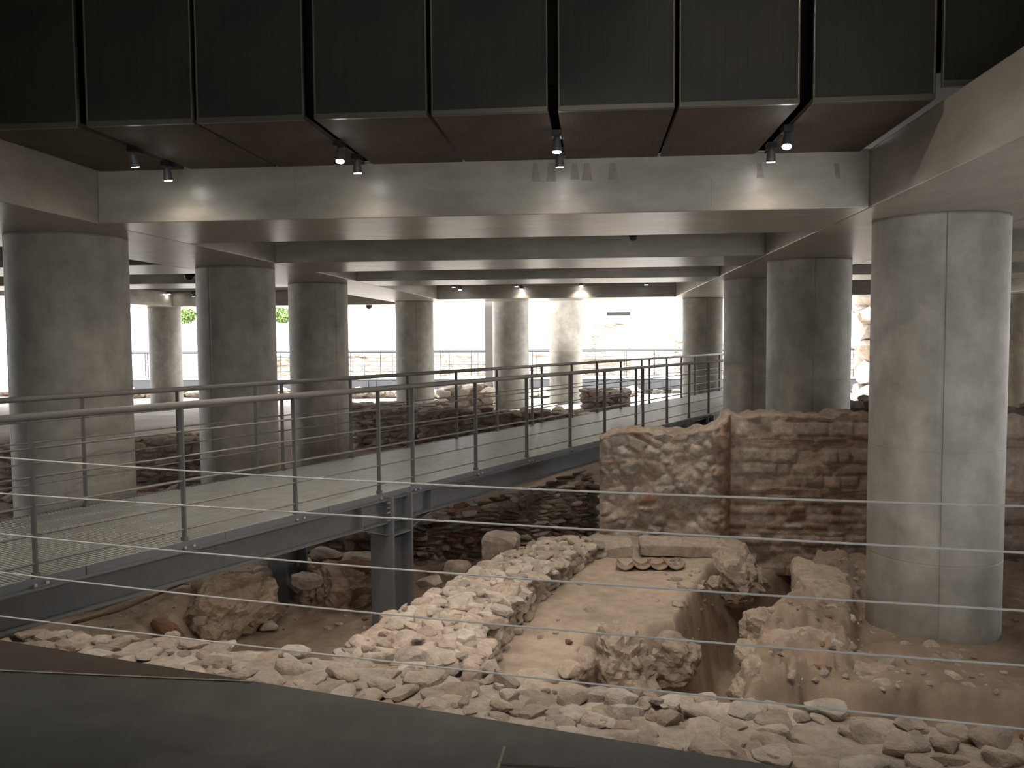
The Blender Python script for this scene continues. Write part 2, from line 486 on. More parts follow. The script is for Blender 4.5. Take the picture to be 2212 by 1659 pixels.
def ground_patch(name, xs, ys, k=1.0):
    X, Y = np.meshgrid(xs, ys); Z = ground_z(X, Y)
    V = np.stack([X.ravel(), Y.ravel(), Z.ravel()], 1); nx, ny = len(xs), len(ys)
    f = [(j * nx + i, j * nx + i + 1, (j + 1) * nx + i + 1, (j + 1) * nx + i) for j in range(ny - 1) for i in range(nx - 1)]
    sand = np.clip(blend(SAND, X, Y, .2) + blend(LEFTS, X, Y, .3), 0, 1).ravel()[:, None]
    c = np.array((.33, .255, .195)) * (1 - sand) + np.array((.44, .36, .285)) * sand
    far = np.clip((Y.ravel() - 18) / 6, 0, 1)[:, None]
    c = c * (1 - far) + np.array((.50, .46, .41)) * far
    c = c * (1 + .3 * fbm(V[:, 0] * 1.3, V[:, 1] * 1.3) + .2 * fbm(V[:, 0] * 8, V[:, 1] * 8))[:, None] * k
    mb = MB(); mb.add(V, f, c)
    return structure(mb.build(name, 'earth', smooth=True))


ground_patch('ground', np.arange(-8.5, 7.6, .026), np.arange(3.0, 13.01, .026))
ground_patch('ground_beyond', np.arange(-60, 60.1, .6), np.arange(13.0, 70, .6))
mb = MB(); mb.box((-60, -40, -1.65), (-8.5, 13.0, -1.5), c=(.45, .4, .34)); mb.box((7.56, -40, -1.65), (60, 13.0, -1.5), c=(.45, .4, .34))
structure(mb.build('ground_sides', 'earth'))

# ------------------------------------------------------------------ ruins in the pit
FARE = [(-160, 1352), (100, 1345), (270, 1366), (420, 1374), (560, 1402), (760, 1420), (1000, 1455), (1300, 1490), (1500, 1503), (1700, 1516), (1870, 1543), (2060, 1560), (2240, 1592), (2560, 1650)]
rim, rw = [], []
for p in FARE:
    q = at(*p, -.31)[:2]; s_ = (q - ED[0]) @ EU; o_ = (q - ED[0]) @ EN
    rim.append(edge(s_, (o_ - .45) / 2)); rw.append(o_ + .45)
rubble_wall('ruined_wall', 'long pale rubble wall top along the edge of the dark platform', rim, rw, [-.345, -.34, -.33] + [-.30] * 11, -1.7, (.17, .085), 3, .0, 1.1, 11, (1, 1), rag=.05, core=(.47, .41, .35))

dp = [at(880, 1425, -.33)[:2], at(900, 1372, -.45)[:2], at(985, 1310, -.58)[:2], at(1090, 1235, -.68)[:2], at(1235, 1160, -.74)[:2]]
rubble_wall('ruined_wall', 'stepped rubble wall running diagonally from the platform edge back beside the sandy floor', dp, [.95, .85, .75, .7, .62], [-.33, -.42, -.56, -.66, -.74], -1.5, (.16, .085), 3, .0, 1.08, 23, rag=.06, topk=1.05, core=(.45, .37, .30))


# masonry with courses: a displaced block face
def masonry(name, label, x0, x1, z0, z1fn, y, depth, courses, step=.022, seed=5, rubble_to=None, proud=.22):
    r = np.random.default_rng(seed)
    xs = np.arange(x0, x1 + step, step); zs = np.arange(z0, .75, step); X, Z = np.meshgrid(xs, zs)
    top = z1fn(xs); Zc = np.minimum(Z, top[None, :])
    col = np.zeros(X.shape + (3,)); disp = np.zeros(X.shape)
    for (a, b, ln, pal, hgt) in courses:
        zi = a
        while zi < b - .01:
            h = min(b - zi, r.uniform(.8, 1.2) * hgt)
            if b - (zi + h) < hgt * .4: h = b - zi
            ed = [x0 - r.random() * ln]
            while ed[-1] < x1 + .1: ed.append(ed[-1] + ln * r.uniform(.5, 1.6))
            ed = np.array(ed); wv = .03 * vnoise(X * 3, Z * 3); row = (Z + wv >= zi) & (Z + wv < zi + h)
            k = np.clip(np.searchsorted(ed, xs) - 1, 0, len(ed) - 2)
            cs = np.array([pal[r.integers(len(pal))] * r.uniform(.8, 1.15) for _ in range(len(ed))])
            ds = r.normal(size=len(ed)) * .016
            dx = np.minimum(xs - ed[k], ed[k + 1] - xs)[None, :] + 0 * Z; dz = np.minimum(Z + wv - zi, zi + h - Z - wv)
            e = np.clip(np.minimum(dx, dz) / .03, 0, 1)
            jit = .5 + .9 * fbm(X * 5, Z * 5, seed)
            disp = np.where(row, (ds[k][None, :] + .028) * e + .03 * fbm(X * 6, Z * 6), disp)
            mort = np.array((.40, .315, .25)); cc = mort + (cs[k][None, :, :] - mort) * np.clip(e * 1.1 + .3 * (jit - .5), 0, 1)[..., None]
            col = np.where(row[..., None], cc, col); zi += h
    if rubble_to is not None:
        sd = np.stack([r.uniform(x0, rubble_to, 170), r.uniform(z0, .7, 170)], 1)
        sd = sd; PX = X[:, xs < rubble_to + .02]; PZ = Z[:, xs < rubble_to + .02]
        wx = PX + .05 * fbm(PX * 6, PZ * 6, 3); wz = PZ + .05 * fbm(PX * 6, PZ * 6, 9)
        D = np.sqrt(((wx[..., None] - sd[:, 0]) * .75) ** 2 + (wz[..., None] - sd[:, 1]) ** 2)
        ix = np.argsort(D, -1)[..., :2]; F1 = np.take_along_axis(D, ix[..., :1], -1)[..., 0]; F2 = np.take_along_axis(D, ix[..., 1:], -1)[..., 0]
        e = np.clip((F2 - F1) / .05, 0, 1); n_ = xs < rubble_to + .02
        cs = np.array([stone_col(r, .09) for _ in sd]); hs = r.random(len(sd)); plast = fbm(PX * 2.0, PZ * 2.0, 4) > .12
        tt = np.clip((PX - rubble_to + .12) / .12, 0, 1); pr = proud * (1 - tt * tt)
        dd = pr + e * (.03 + .05 * hs[ix[..., 0]]) * np.where(plast, .45, 1) + .09 * fbm(PX * 4, PZ * 4, 2) + .03 * fbm(PX * 14, PZ * 14, 5)
        disp[:, n_] = dd
        mort = np.array((.43, .345, .275))
        cc = mort + (cs[ix[..., 0]] - mort) * (e * np.where(plast, .5, 1.15))[..., None]
        dark = np.clip((PX - rubble_to + .28) / .2, 0, 1)[..., None]
        col[:, n_] = cc * (1 - dark) + np.array((.27, .16, .11)) * dark
    col = col * (1 + .22 * fbm(X * 2, Z * 2, 8) + .2 * fbm(X * 11, Z * 11, 3))[..., None]
    Y = y - disp
    ends_in = np.clip((xs - x0) / .1, 0, 1)[None, :]; Y = Y + (1 - np.sqrt(ends_in)) * .12
    Zt = np.minimum(Z, top[None, :] + .04 * fbm(X * 5, Z * 0, seed))
    nx, nz = len(xs), len(zs)
    V = np.stack([X, Y, Zt], -1).reshape(-1, 3)
    f = [(j * nx + i, j * nx + i + 1, (j + 1) * nx + i + 1, (j + 1) * nx + i) for j in range(nz - 1) for i in range(nx - 1)]
    mb = MB()
    # collapse grid rows that lie above the ragged crest into a cap going back over the wall
    over = (Z > top[None, :] + .02)
    yb = np.clip((Z - top[None, :]) / (zs[-1] - top[None, :] + 1e-6), 0, 1) * depth
    yy = V[:, 1].reshape(nz, nx); yy = np.where(over, y - disp[np.clip((top[None, :] - z0) / step, 0, nz - 1).astype(int), np.arange(nx)[None, :]] + yb, yy)
    zz = np.where(over, top[None, :] + .05 * fbm(X * 6, yb * 6, 7) + .035 * vnoise(X * 15, yb * 15), Zt)
    V = np.stack([X, yy, zz], -1).reshape(-1, 3)
    mb.add(V, f, np.where(over[..., None], col * 0 + np.array((.46, .38, .31)) * (1 + .4 * fbm(X * 5, yb * 5, 2))[..., None], col).reshape(-1, 3))
    # back and ends
    mb.box((x0 + .06, y + .06, z0), (x1, y + depth, top.min() - .05), c=(.36, .28, .22))
    o = mb.build(name, 'stone', smooth=True)
    return tag(o, label, 'ruin wall', kind='thing')


pal = [np.array(c) for c in [(.43, .35, .28), (.38, .31, .25), (.47, .39, .32), (.40, .30, .24)]]
brick = [np.array(c) for c in [(.24, .14, .10), (.29, .18, .13), (.22, .13, .10), (.34, .25, .19)]]
mix = pal + brick[:2]
courses = [(-1.5, -.9, .22, pal, .13), (-.9, -.52, .2, mix, .1), (-.52, -.36, .34, brick, .045), (-.36, .14, .3, pal, .16), (.14, .30, .3, brick, .05), (.30, .8, .26, pal, .17)]
XL = (1295 - 1106) / F - .0967
masonry('ruined_wall', 'tall coursed stone and brick wall with a rubble pier, behind the nearest right column',
        .07, 7.4, -1.5, lambda x: .33 + .23 * np.clip((x - 1.45) / .25, 0, 1) + .10 * fbm(x * 2.5, 0 * x + 3.3) + .05 * vnoise(x * 9, 0 * x + 1.1), 10.95, .75, courses, rubble_to=1.72)

rubble_wall('ruined_wall', 'low brown wall with brick crest under the walkway beside the tall coursed wall', [(-2.4, 11.35), (-1.1, 11.75), (-.12, 12.2)], .5, [-.86, -.68, -.42], -1.7, (.2, .07), 2, .3, .8, 31, rag=.05)
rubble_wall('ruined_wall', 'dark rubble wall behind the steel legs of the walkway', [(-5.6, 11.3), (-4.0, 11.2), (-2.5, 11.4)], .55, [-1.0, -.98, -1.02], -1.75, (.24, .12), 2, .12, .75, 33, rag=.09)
rubble_wall('ruined_wall', 'brown rubble wall crossing behind the walkway right of the third left column', [(-5.2, 18.6), (-3.6, 18.5), (-1.6, 19.2), (-.3, 20.2)], .6, [-.05, .0, -.12, -.25], -1.3, (.28, .13), 2, .06, .85, 35, rag=.1)
rubble_wall('ruined_wall', 'pale low wall in front of the fourth left column beyond the walkway', [(-6.4, 21.6), (-3.6, 22.0)], .7, [-.16, -.2], -1.3, (.3, .13), 2, .03, 1.0, 36, rag=.08)
rubble_wall('ruined_wall', 'upper brown rubble wall between the first and second left columns', [(-10.6, 14.6), (-7.6, 14.4), (-6.2, 14.6)], .7, [-.28, -.2, -.05], -1.4, (.26, .12), 2, .05, .95, 37, rag=.1)
rubble_wall('ruined_wall', 'lower rubble wall just past the walkway between the first and second left columns', [(-8.4, 11.6), (-6.3, 11.9)], .6, [-.62, -.68], -1.6, (.26, .13), 2, .05, .95, 38, rag=.08)
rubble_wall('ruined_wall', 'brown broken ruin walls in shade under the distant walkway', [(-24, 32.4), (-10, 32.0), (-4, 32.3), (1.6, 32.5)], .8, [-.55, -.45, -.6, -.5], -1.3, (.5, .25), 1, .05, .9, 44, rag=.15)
rubble_wall('ruined_wall', 'sunlit rubble wall seen past the right side of the nearest right column', [(6.6, 14.2), (10.5, 16.0)], .8, [.35, .5], -1.5, (.3, .15), 2, .05, 1.0, 39, rag=.1)
rubble_wall('ruined_wall', 'rubble wall seen between the two nearest right columns', [(4.2, 16.2), (7.2, 16.6)], .7, [.30, .36], -1.4, (.3, .15), 2, .1, .9, 40, rag=.12)
rubble_wall('ruined_wall', 'squat masonry pedestal beyond the walkway below the pale far column', [(-.22, 23.6), (.85, 23.5)], .8, [.08, .06], -1.2, (.3, .15), 2, .05, .8, 41, rag=.03)
rubble_wall('ruined_wall', 'plastered grey block wall under the far walkway left of the thin pier', [(-4.75, 26.7), (-3.4, 26.9)], .5, [-.02, .04], -1.2, (.5, .3), 2, .0, 1.0, 42, rag=.05)
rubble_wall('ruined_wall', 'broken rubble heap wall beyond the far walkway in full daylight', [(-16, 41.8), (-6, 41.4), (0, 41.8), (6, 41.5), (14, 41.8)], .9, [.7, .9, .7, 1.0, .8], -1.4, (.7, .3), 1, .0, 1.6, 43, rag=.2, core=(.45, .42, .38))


def curved(name, label, c, ang, w_=.2, l=.32, m='tile', sag=.06, group=None):
    """roof tile: a trough-shaped plate of real thickness"""
    mb = MB(); n = 9; V = []
    for t in (0, .018):
        for y in (-l / 2, l / 2):
            for i in range(n):
                a = -1 + 2 * i / (n - 1); V.append((a * w_ / 2, y, t + sag * a * a))
    f = []
    for i in range(n - 1):
        f += [(i, i + n, i + n + 1, i + 1), (2 * n + i, 2 * n + i + 1, 3 * n + i + 1, 3 * n + i), (i, i + 1, 2 * n + i + 1, 2 * n + i), (n + i, 3 * n + i, 3 * n + i + 1, n + i + 1)]
    f += [(0, 2 * n, 3 * n, n), (n - 1, 2 * n - 1, 4 * n - 1, 3 * n - 1)]
    mb.add(V, f); o = mb.build(name, m, smooth=True, bevel=0)
    o.location = c; o.rotation_euler = (-.12, 0, ang)
    return tag(o, label, 'roof tile', group, 'thing')


# slabs, blocks, tiles and boulders round the sandy floor
def on(px, py, z): return at(px, py, z)


p = on(1322, 1188, -.88)
rock_thing('stone_slab', 'flat square pale stone slab at the end of the stepped rubble wall', (p[0], p[1] + .12, -.88), (.46, .42, .17), .05, 4, 16, 1, .012, 61, (.50, .42, .34), 'stone slab')
p = on(1425, 1172, -.82)
rock_thing('stone_slab', 'left of the two long paving slabs at the foot of the tall coursed wall', (p[0] + .02, p[1] + .1, -.88), (.50, .50, .13), -.02, 4, 18, 0, .008, 62, (.53, .44, .36), 'stone slab')
p = on(1512, 1175, -.82)
rock_thing('stone_slab', 'right of the two long paving slabs at the foot of the tall coursed wall', (p[0] + .04, p[1] + .1, -.885), (.53, .48, .13), -.05, 4, 18, 0, .008, 63, (.53, .44, .36), 'stone slab')
for i, (px, lab) in enumerate([(1352, 'leftmost curved roof tile set in the sandy floor before the paving slabs'), (1388, 'second curved roof tile from the left in the sandy floor'), (1423, 'third curved roof tile from the left, lying low in the sand'), (1458, 'rightmost curved roof tile, its end tilted up from the sand')]):
    p = on(px, 1226, -.93); curved('roof_tile', lab, (p[0], p[1] + .1, -.965 + .008 * (i % 2)), .04 * (i - 1.5), .2, .34, group='curved roof tiles in the sand')
p = on(1080, 1182, -.86)
rock_thing('stone_block', 'squared pale block leaning against the back of the stepped rubble wall', (p[0], p[1] + .2, -.92), (.42, .40, .34), -.1, 3, 8, 2, .02, 66, (.44, .37, .31), 'stone block')
p = on(1590, 1205, -.93)
rock_thing('boulder', 'rounded rubble mass at the right end of the paving slabs above the trench', (p[0], p[1] + .05, -1.15), (.75, .8, .62), .4, 5, 2.6, 8, .10, 67, (.46, .38, .30), 'boulder')
p = on(1565, 1262, -1.0)
rock_thing('rock', 'pale fist of stone stuck on the corner of the trench edge', (p[0] - .08, p[1], -.98), (.16, .16, .16), .4, 4, 2.4, 8, .12, 70, (.50, .42, .34))
# broken edge of the floor
p = on(1338, 1372, -1.0)
rock_thing('boulder', 'large crumbling lump at the broken front edge of the sandy floor', (p[0], p[1] + .02, -1.29), (.62, .62, .70), .2, 5, 3.4, 9, .09, 68, (.47, .39, .32), 'boulder')
p = on(1452, 1378, -1.05)
rock_thing('boulder', 'big angular boulder wedged right of the crumbling lump over the hole', (p[0], p[1] + .06, -1.22), (.44, .46, .46), .7, 5, 3, 10, .07, 69, (.44, .37, .30), 'boulder')
p = on(1240, 1428, -1.05)
rock_thing('boulder', 'low earthy shoulder of broken mortar left of the crumbling lump', (p[0], p[1] + .05, -1.12), (.5, .45, .34), -.3, 5, 2.8, 7, .1, 104, (.45, .37, .30), 'boulder')
p = on(1392, 1462, -1.4)
rock_thing('rock', 'small pale stone deep in the hole under the broken floor edge', (p[0], p[1], -1.5), (.24, .22, .30), .2, 4, 3, 9, .06, 71, (.46, .38, .31))
p = on(1228, 1462, -.9)
rock_thing('rock', 'small cubic stone loose on the sand near the platform wall', (p[0], p[1] + .1, -.88), (.15, .13, .10), .5, 3, 6, 4, .03, 72, (.49, .41, .33))
p = on(1160, 1468, -.9)
rock_thing('rock', 'flat stone half sunk in the sand near the platform wall', (p[0], p[1] + .1, -.92), (.32, .2, .08), .1, 3, 4, 6, .05, 73, (.50, .42, .34))
# right hand mass
p = on(1778, 1245, -.80)
rock_thing('stone_block', 'long smooth earth-coloured block sloping up beside the nearest right column', (p[0], p[1] + .12, -1.02), (.52, 1.3, .46), -.18, 4, 7, 2, .025, 74, (.44, .36, .28), 'stone block', tilt=(.04, 0))
p = on(1735, 1322, -1.0)
rock_thing('boulder', 'pitted boulder at the foot of the long smooth block', (p[0] - .05, p[1] + .1, -1.1), (.66, .42, .36), .1, 5, 3, 9, .09, 75, (.45, .37, .29), 'boulder')
p = on(1812, 1318, -1.0)
rock_thing('rock', 'squared stone set into the right corner at the foot of the long smooth block', (p[0], p[1] + .05, -1.06), (.22, .26, .30), .1, 4, 5, 4, .05, 76, (.46, .38, .30))
p = on(1660, 1345, -1.05)
rock_thing('boulder', 'rounded pale boulder leaning over the right edge of the trench', (p[0] + .02, p[1] + .1, -1.2), (.42, .5, .46), .5, 5, 2.5, 7, .08, 77, (.47, .39, .31), 'boulder')
p = on(1622, 1402, -1.0)
rock_thing('rock', 'pale stone topping the corner of the ledge over the trench', (p[0], p[1] + .05, -1.03), (.26, .2, .2), .9, 4, 3, 9, .07, 79, (.50, .42, .34))
p = on(1635, 1455, -1.1)
rock_thing('boulder', 'jagged rock lump at the near right corner of the trench', (p[0], p[1] + .12, -1.28), (.42, .4, .5), .3, 5, 2.8, 10, .10, 80, (.46, .38, .30), 'boulder')
p = on(1752, 1378, -1.0)
rock_thing('boulder', 'broad layered earth ledge in front of the pitted boulder', (p[0], p[1] + .06, -1.12), (.86, .46, .36), .05, 5, 3.4, 6, .08, 78, (.45, .37, .30), 'boulder')
p = on(1742, 1455, -1.2)
rock_thing('boulder', 'low smooth earth hump between the jagged lump and the column base', (p[0], p[1] + .1, -1.30), (.80, .46, .36), -.05, 5, 3.0, 5, .07, 81, (.46, .38, .31), 'boulder')
p = on(1895, 1455, -1.15)
rock_thing('boulder', 'crumbled earth bank in front of the nearest right column', (p[0], p[1] + .08, -1.28), (.62, .34, .30), -.05, 5, 3.2, 6, .08, 82, (.42, .34, .27), 'boulder')
p = on(2075, 1488, -1.2)
rock_thing('boulder', 'reddish undercut earth bank right of the crumbled bank', (p[0], p[1] + .1, -1.30), (.98, .36, .24), -.08, 5, 3.6, 6, .08, 83, (.36, .26, .19), 'boulder')
# left pit under the walkway
p = on(480, 1325, -1.15)
rock_thing('boulder', 'big flat-topped rock mass with a dark undercut left of the walkway legs', (p[0] - .12, p[1] + .35, -1.20), (.72, 1.0, .60), -.5, 5, 3.6, 5, .07, 84, (.46, .37, .29), 'boulder')
p = on(720, 1265, -1.15)
rock_thing('boulder', 'dark mound of collapsed tiles between the two walkway legs', (p[0], p[1] + .3, -1.35), (1.15, .9, .72), .1, 5, 2.6, 9, .12, 85, (.36, .28, .22), 'boulder')
for i, (px, py, z, s, lab) in enumerate([
    (565, 1235, -1.0, (.2, .18, .2), 'upright pale stone on the rock mass beside the left walkway leg'),
    (440, 1262, -1.02, (.34, .12, .1), 'long flat shard at the top of the sandy slope'),
    (640, 1215, -1.02, (.3, .3, .12), 'flat pale slab just right of the left walkway leg'),
    (705, 1195, -1.02, (.45, .35, .12), 'broad pale slab lying behind the tile mound'),
    (770, 1205, -1.02, (.4, .3, .12), 'pale slab touching the back of the right walkway leg'),
    (660, 1250, -.98, (.32, .26, .16), 'pale stone on the left shoulder of the tile mound'),
    (760, 1222, -.98, (.45, .1, .14), 'reddish brick fragment across the back of the tile mound'),
    (925, 1255, -1.2, (.3, .24, .12), 'small dark flat stone right of the right walkway leg'),
    (985, 1225, -1.15, (.34, .28, .18), 'flat-faced stone behind the stepped rubble wall'),
    (575, 1352, -1.38, (.2, .13, .08), 'small triangular shard on the pit bottom at the foot of the left leg'),
    (345, 1350, -1.1, (.5, .14, .14), 'reddish brick ridge at the bottom of the sandy slope'),
    (425, 1340, -1.05, (.14, .1, .1), 'small shard between the brick ridge and the big rock mass')]):
    p = on(px, py, z); red = 'reddish' in lab
    rock_thing('rock', lab, (p[0], p[1] + .06, z - s[2] * .2), s, .3 * ((i * 7) % 5 - 2), 3, 4.5, 6, .05, 90 + i, (.32, .18, .12) if red else PAL[i % 7] * 1.05, group='loose stones under the walkway')
r_ = np.random.default_rng(99)
mb = MB()
for k in range(420):
    x, y = r_.uniform(-6.5, -1.2), r_.uniform(6.2, 11)
    if r_.random() < .3: x, y = r_.uniform(-1.0, 5), r_.uniform(4.6, 10)
    s = r_.uniform(.02, .075); z = float(ground_z(np.array([x]), np.array([y]))[0])
    put_rock(mb, r_, (x, y, z + s * .1), (s * 1.4, s, s * .7), r_.random() * 6, .3, 1, stone_col(r_, .2))
BB = np.array(BANK + STEP)
for k in range(520):
    x, y = r_.uniform(BB[:, 0].min() - .3, BB[:, 0].max() + .2), r_.uniform(BB[:, 1].min() - .2, BB[:, 1].max() + .1)
    s = r_.uniform(.02, .12) if r_.random() < .35 else r_.uniform(.015, .05); z = float(ground_z(np.array([x]), np.array([y]))[0])
    if z < -1.35: continue
    put_rock(mb, r_, (x, y, z - s * .08), (s * 1.4, s, s * .8), r_.random() * 6, .3, 2, stone_col(r_, .05))
o = mb.build('rubble_scatter', 'stone'); tag(o, 'small stone chips strewn over the floor of the dig', 'rubble', kind='stuff')

# rope along the sandy slope
pts = [on(x, y, z) for x, y, z in [(158, 1346, -.55), (200, 1334, -.7), (260, 1318, -.85), (330, 1288, -.98), (400, 1258, -1.03), (450, 1238, -1.05), (500, 1222, -1.05)]]
mb = MB(); mb.tube(pts, .014, 8)
for i in range(6):
    a_, b_ = pts[i], pts[i + 1]
    for k in range(9):
        q = a_ + (b_ - a_) * (k + .5) / 9; d = (b_ - a_) / np.linalg.norm(b_ - a_); nx = np.cross(d, [0, 0, 1]); nx /= np.linalg.norm(nx)
        mb.tube([q - nx * .014 + d * .012, q + nx * .014 - d * .012], .008, 6)
tag(mb.build('rope', 'rope', smooth=True), 'thick twisted rope slung down the sandy slope under the walkway', 'rope', kind='thing')

# ------------------------------------------------------------------ concrete columns
def column(x, y, r, z0, z1, label, joints=(), seams=(), m='column', group='round concrete columns'):
    t = sorted(set(list(np.linspace(0, 2 * np.pi, 72, endpoint=False)) + [s % (2 * np.pi) + e for s in seams for e in (-.014, 0, .014)]))
    t = np.array(t); dent = np.zeros(len(t))
    for s in seams: dent[np.abs(t - s % (2 * np.pi)) < .004] = .014
    zs = [(z0, 0)]
    for j in sorted(joints): zs += [(j - .04, 0), (j - .012, 0), (j - .007, 0), (j, .008), (j + .007, 0), (j + .012, 0), (j + .04, 0)]
    zs += [(z1 - .03, 0), (z1, .0)]
    V = []
    for z, dd in zs:
        rr = r - np.maximum(dent, dd); V.append(np.stack([rr * np.cos(t), rr * np.sin(t), np.full(len(t), z)], 1))
    n = len(t); f = [(i * n + k, i * n + (k + 1) % n, (i + 1) * n + (k + 1) % n, (i + 1) * n + k) for i in range(len(zs) - 1) for k in range(n)]
    f.append(tuple((len(zs) - 1) * n + k for k in range(n)))
    mb = MB(); mb.add(np.concatenate(V), f); o = mb.build('concrete_column', m)
    o.data.polygons.foreach_set('use_smooth', [True] * (len(f) - 1) + [False]); o.location = (x, y, 0)
    return tag(o, label, 'column', group, 'thing')


BZ = 2.63
YB = -math.pi / 2
column(-5.4, 8.32, .575, -1.8, BZ, 'nearest left concrete column, wide and stained, behind the railings', (.4,), (YB - .75,))
column(-5.4, 12.45, .575, -1.8, BZ, 'second left concrete column with a thin pale scratch halfway up', (), (YB - .3,))
column(-5.43, 16.4, .575, -1.8, BZ, 'third left concrete column with a faint joint at mid height', (1.38, .2), (YB + .9,))
column(-5.42, 25.4, .575, -1.5, BZ, 'fourth left concrete column, slender in the distance before the bright opening', (1.0,), (YB + .3,))
column(3.16, 8.18, .575, -1.6, BZ, 'nearest right concrete column with a dark vertical seam, standing on the earth', (.55, -.45), (YB - .27,))
column(3.07, 12.55, .575, -1.5, BZ, 'second right concrete column rising behind the coursed stone wall', (.94,), (YB - .1,))
column(3.08, 16.75, .575, -1.5, BZ, 'third right concrete column at the end of the walkway, half hidden', (.5, 1.6), (YB - .2,))
column(3.15, 25.1, .575, -1.5, BZ, 'fourth right concrete column in shadow past the end of the walkway railing', (1.25,), (YB + .1,))
column(-14.88, 28.3, .54, -1.5, BZ, 'distant pale column at far left between the two nearest left columns', (.3, 1.7), ())
column(-2.67, 27.4, .575, -1.5, 5.2, 'middle far column beside the thin pale pier', (.9,), ())
column(-.95, 29.0, .56, -1.5, 5.2, 'slim pale far column right of the middle far column', (1.0,), ())
column(11.7, 25.1, .575, -1.5, BZ, 'hidden column of the next row beyond the nearest right column', (1.0,), ())
for i, (px, wd, Y, lab) in enumerate([(1385, 48, 38.5, 'left of the two bleached columns beyond the far walkway'), (1434, 40, 39.0, 'right of the two bleached columns beyond the far walkway'), (1168, 26, 44, 'faint bleached pier seen between the two far pale columns')]):
    X = ((px - 1106) / F - .0967) * Y; r = wd / 2 / F * Y
    column(X, Y, r, -1.4, 5.2, lab, m='white', group='bleached columns outdoors')
mb = MB(); mb.box((-.14, -.14, -1.4), (.11, .14, 5.2)); o = mb.build('thin_pier', 'pale'); o.location = (((1058 - 1106) / F - .0967) * 27.9, 27.9, 0)
tag(o, 'thin flat pale pier touching the left side of the middle far column', 'pier', kind='thing')

# ------------------------------------------------------------------ concrete beams
def beam(x0, x1, y0, y1, label, z0=BZ, z1=3.112, m='beam', group='concrete beams'):
    mb = MB(); c = np.array([(x0 + x1) / 2, (y0 + y1) / 2, z0])
    mb.box((x0 - c[0], y0 - c[1], 0), (x1 - c[0], y1 - c[1], z1 - z0))
    o = mb.build('concrete_beam', m, bevel=.009); o.location = c
    return tag(o, label, 'beam', group, 'thing')


LX0, LX1, RX0, RX1 = -6.1, -4.45, 2.27, 3.93
beam(LX0, LX1, -9, 26, 'long concrete beam over the row of left columns, running away', m='beam_y')
beam(RX0, RX1, -9, 26, 'long concrete beam over the row of right columns, sweeping overhead at right', m='beam_y')
beam(-15.75, -14.1, -9, 29.1, 'distant long concrete beam over the far left column', m='beam_y')
beam(10.9, 12.5, -9, 26, 'long concrete beam of the next bay behind the nearest right column', m='beam_y')
YR = [(7.33, 9.0, 'nearest'), (11.6, 13.3, 'second'), (15.7, 17.25, 'third'), (24.0, 26.0, 'farthest')]
for y0, y1, nm in YR:
    beam(LX1, RX0, y0, y1, {'nearest': 'nearest cross beam, lamplit, spanning the middle of the hall', 'second': 'second cross beam behind the nearest one in the middle bay', 'third': 'third cross beam in the middle bay', 'farthest': 'farthest cross beam in the middle bay with two bright lamp pools'}[nm])
    if nm != 'farthest': beam(-14.1, LX0, y0, y1, nm + ' cross beam in the bay left of the left columns')
    beam(RX1, 10.9, y0, y1, nm + ' cross beam in the bay right of the right columns')
nb = [o for o in COL.objects if o.name.startswith('concrete_beam') and o.get('label', '').startswith('nearest cross beam, lamplit')][0]
MT['damp'] = mat('damp_concrete', (.225, .20, .165), .5, nscale=9, namt=.3)
for x0, x1, x2, x3, yb in [(1152, 1160, 1168, 1148, 392), (1184, 1196, 1202, 1180, 392), (1236, 1246, 1252, 1232, 388), (1262, 1274, 1280, 1256, 390), (1316, 1330, 1336, 1314, 388), (1636, 1644, 1652, 1634, 384), (1800, 1812, 1816, 1806, 386)]:
    def yf(px, py):
        d = FW + RT * (px - PW / 2) / F - UP * (py - PH / 2) / F; return EYE + d * (7.329 / d[1])
    q = [yf(x0, 352), yf(x1, 352), yf(x2, yb), yf(x3, yb)]; q = [np.array([p[0], 7.3285, min(p[2], 3.08)]) for p in q]
    b_ = [p + np.array([0, .004, 0]) for p in q]
    mb = MB(); mb.add(q + b_, [(3, 2, 1, 0), (4, 5, 6, 7), (0, 1, 5, 4), (1, 2, 6, 5), (2, 3, 7, 6), (3, 0, 4, 7)])
    o = part(mb, 'damp_mark', 'damp', nb); o['label'] = 'dark damp run mark on the concrete'
for x0, z1 in ((-2.62, 3.06), (.98, 2.9)):
    mb = MB(); mb.box((x0, 7.3287, BZ + .03), (x0 + .007, 7.334, z1)); part(mb, 'formwork_joint', 'damp', nb)
beam(-14.1, -6.1, 27.4, 29.1, 'last cross beam at far left above the bright opening')

# ------------------------------------------------------------------ ceilings and the dark void
mb = MB()
mb.box((-30, -12, 3.115), (LX1 - .6, 26.0, 3.25)); mb.box((RX0 + .8, -12, 3.115), (20, 26.0, 3.25)); mb.box((LX1 - .6, 8.2, 3.115), (RX0 + .8, 26.0, 3.25))
mb.box((-30, 26.0, 3.115), (-6.1, 30.4, 3.25))
structure(mb.build('ceiling', 'ceil'))
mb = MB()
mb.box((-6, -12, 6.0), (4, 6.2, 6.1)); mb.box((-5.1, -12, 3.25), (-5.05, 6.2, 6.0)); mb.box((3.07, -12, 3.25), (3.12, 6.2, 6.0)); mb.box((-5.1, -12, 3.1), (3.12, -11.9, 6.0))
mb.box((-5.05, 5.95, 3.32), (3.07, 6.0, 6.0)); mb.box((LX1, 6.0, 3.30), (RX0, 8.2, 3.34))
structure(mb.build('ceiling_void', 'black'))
mb = MB(); mb.box((-30, -12, 6.15), (20, 26, 6.6)); structure(mb.build('ceiling_roof', 'ceil'))
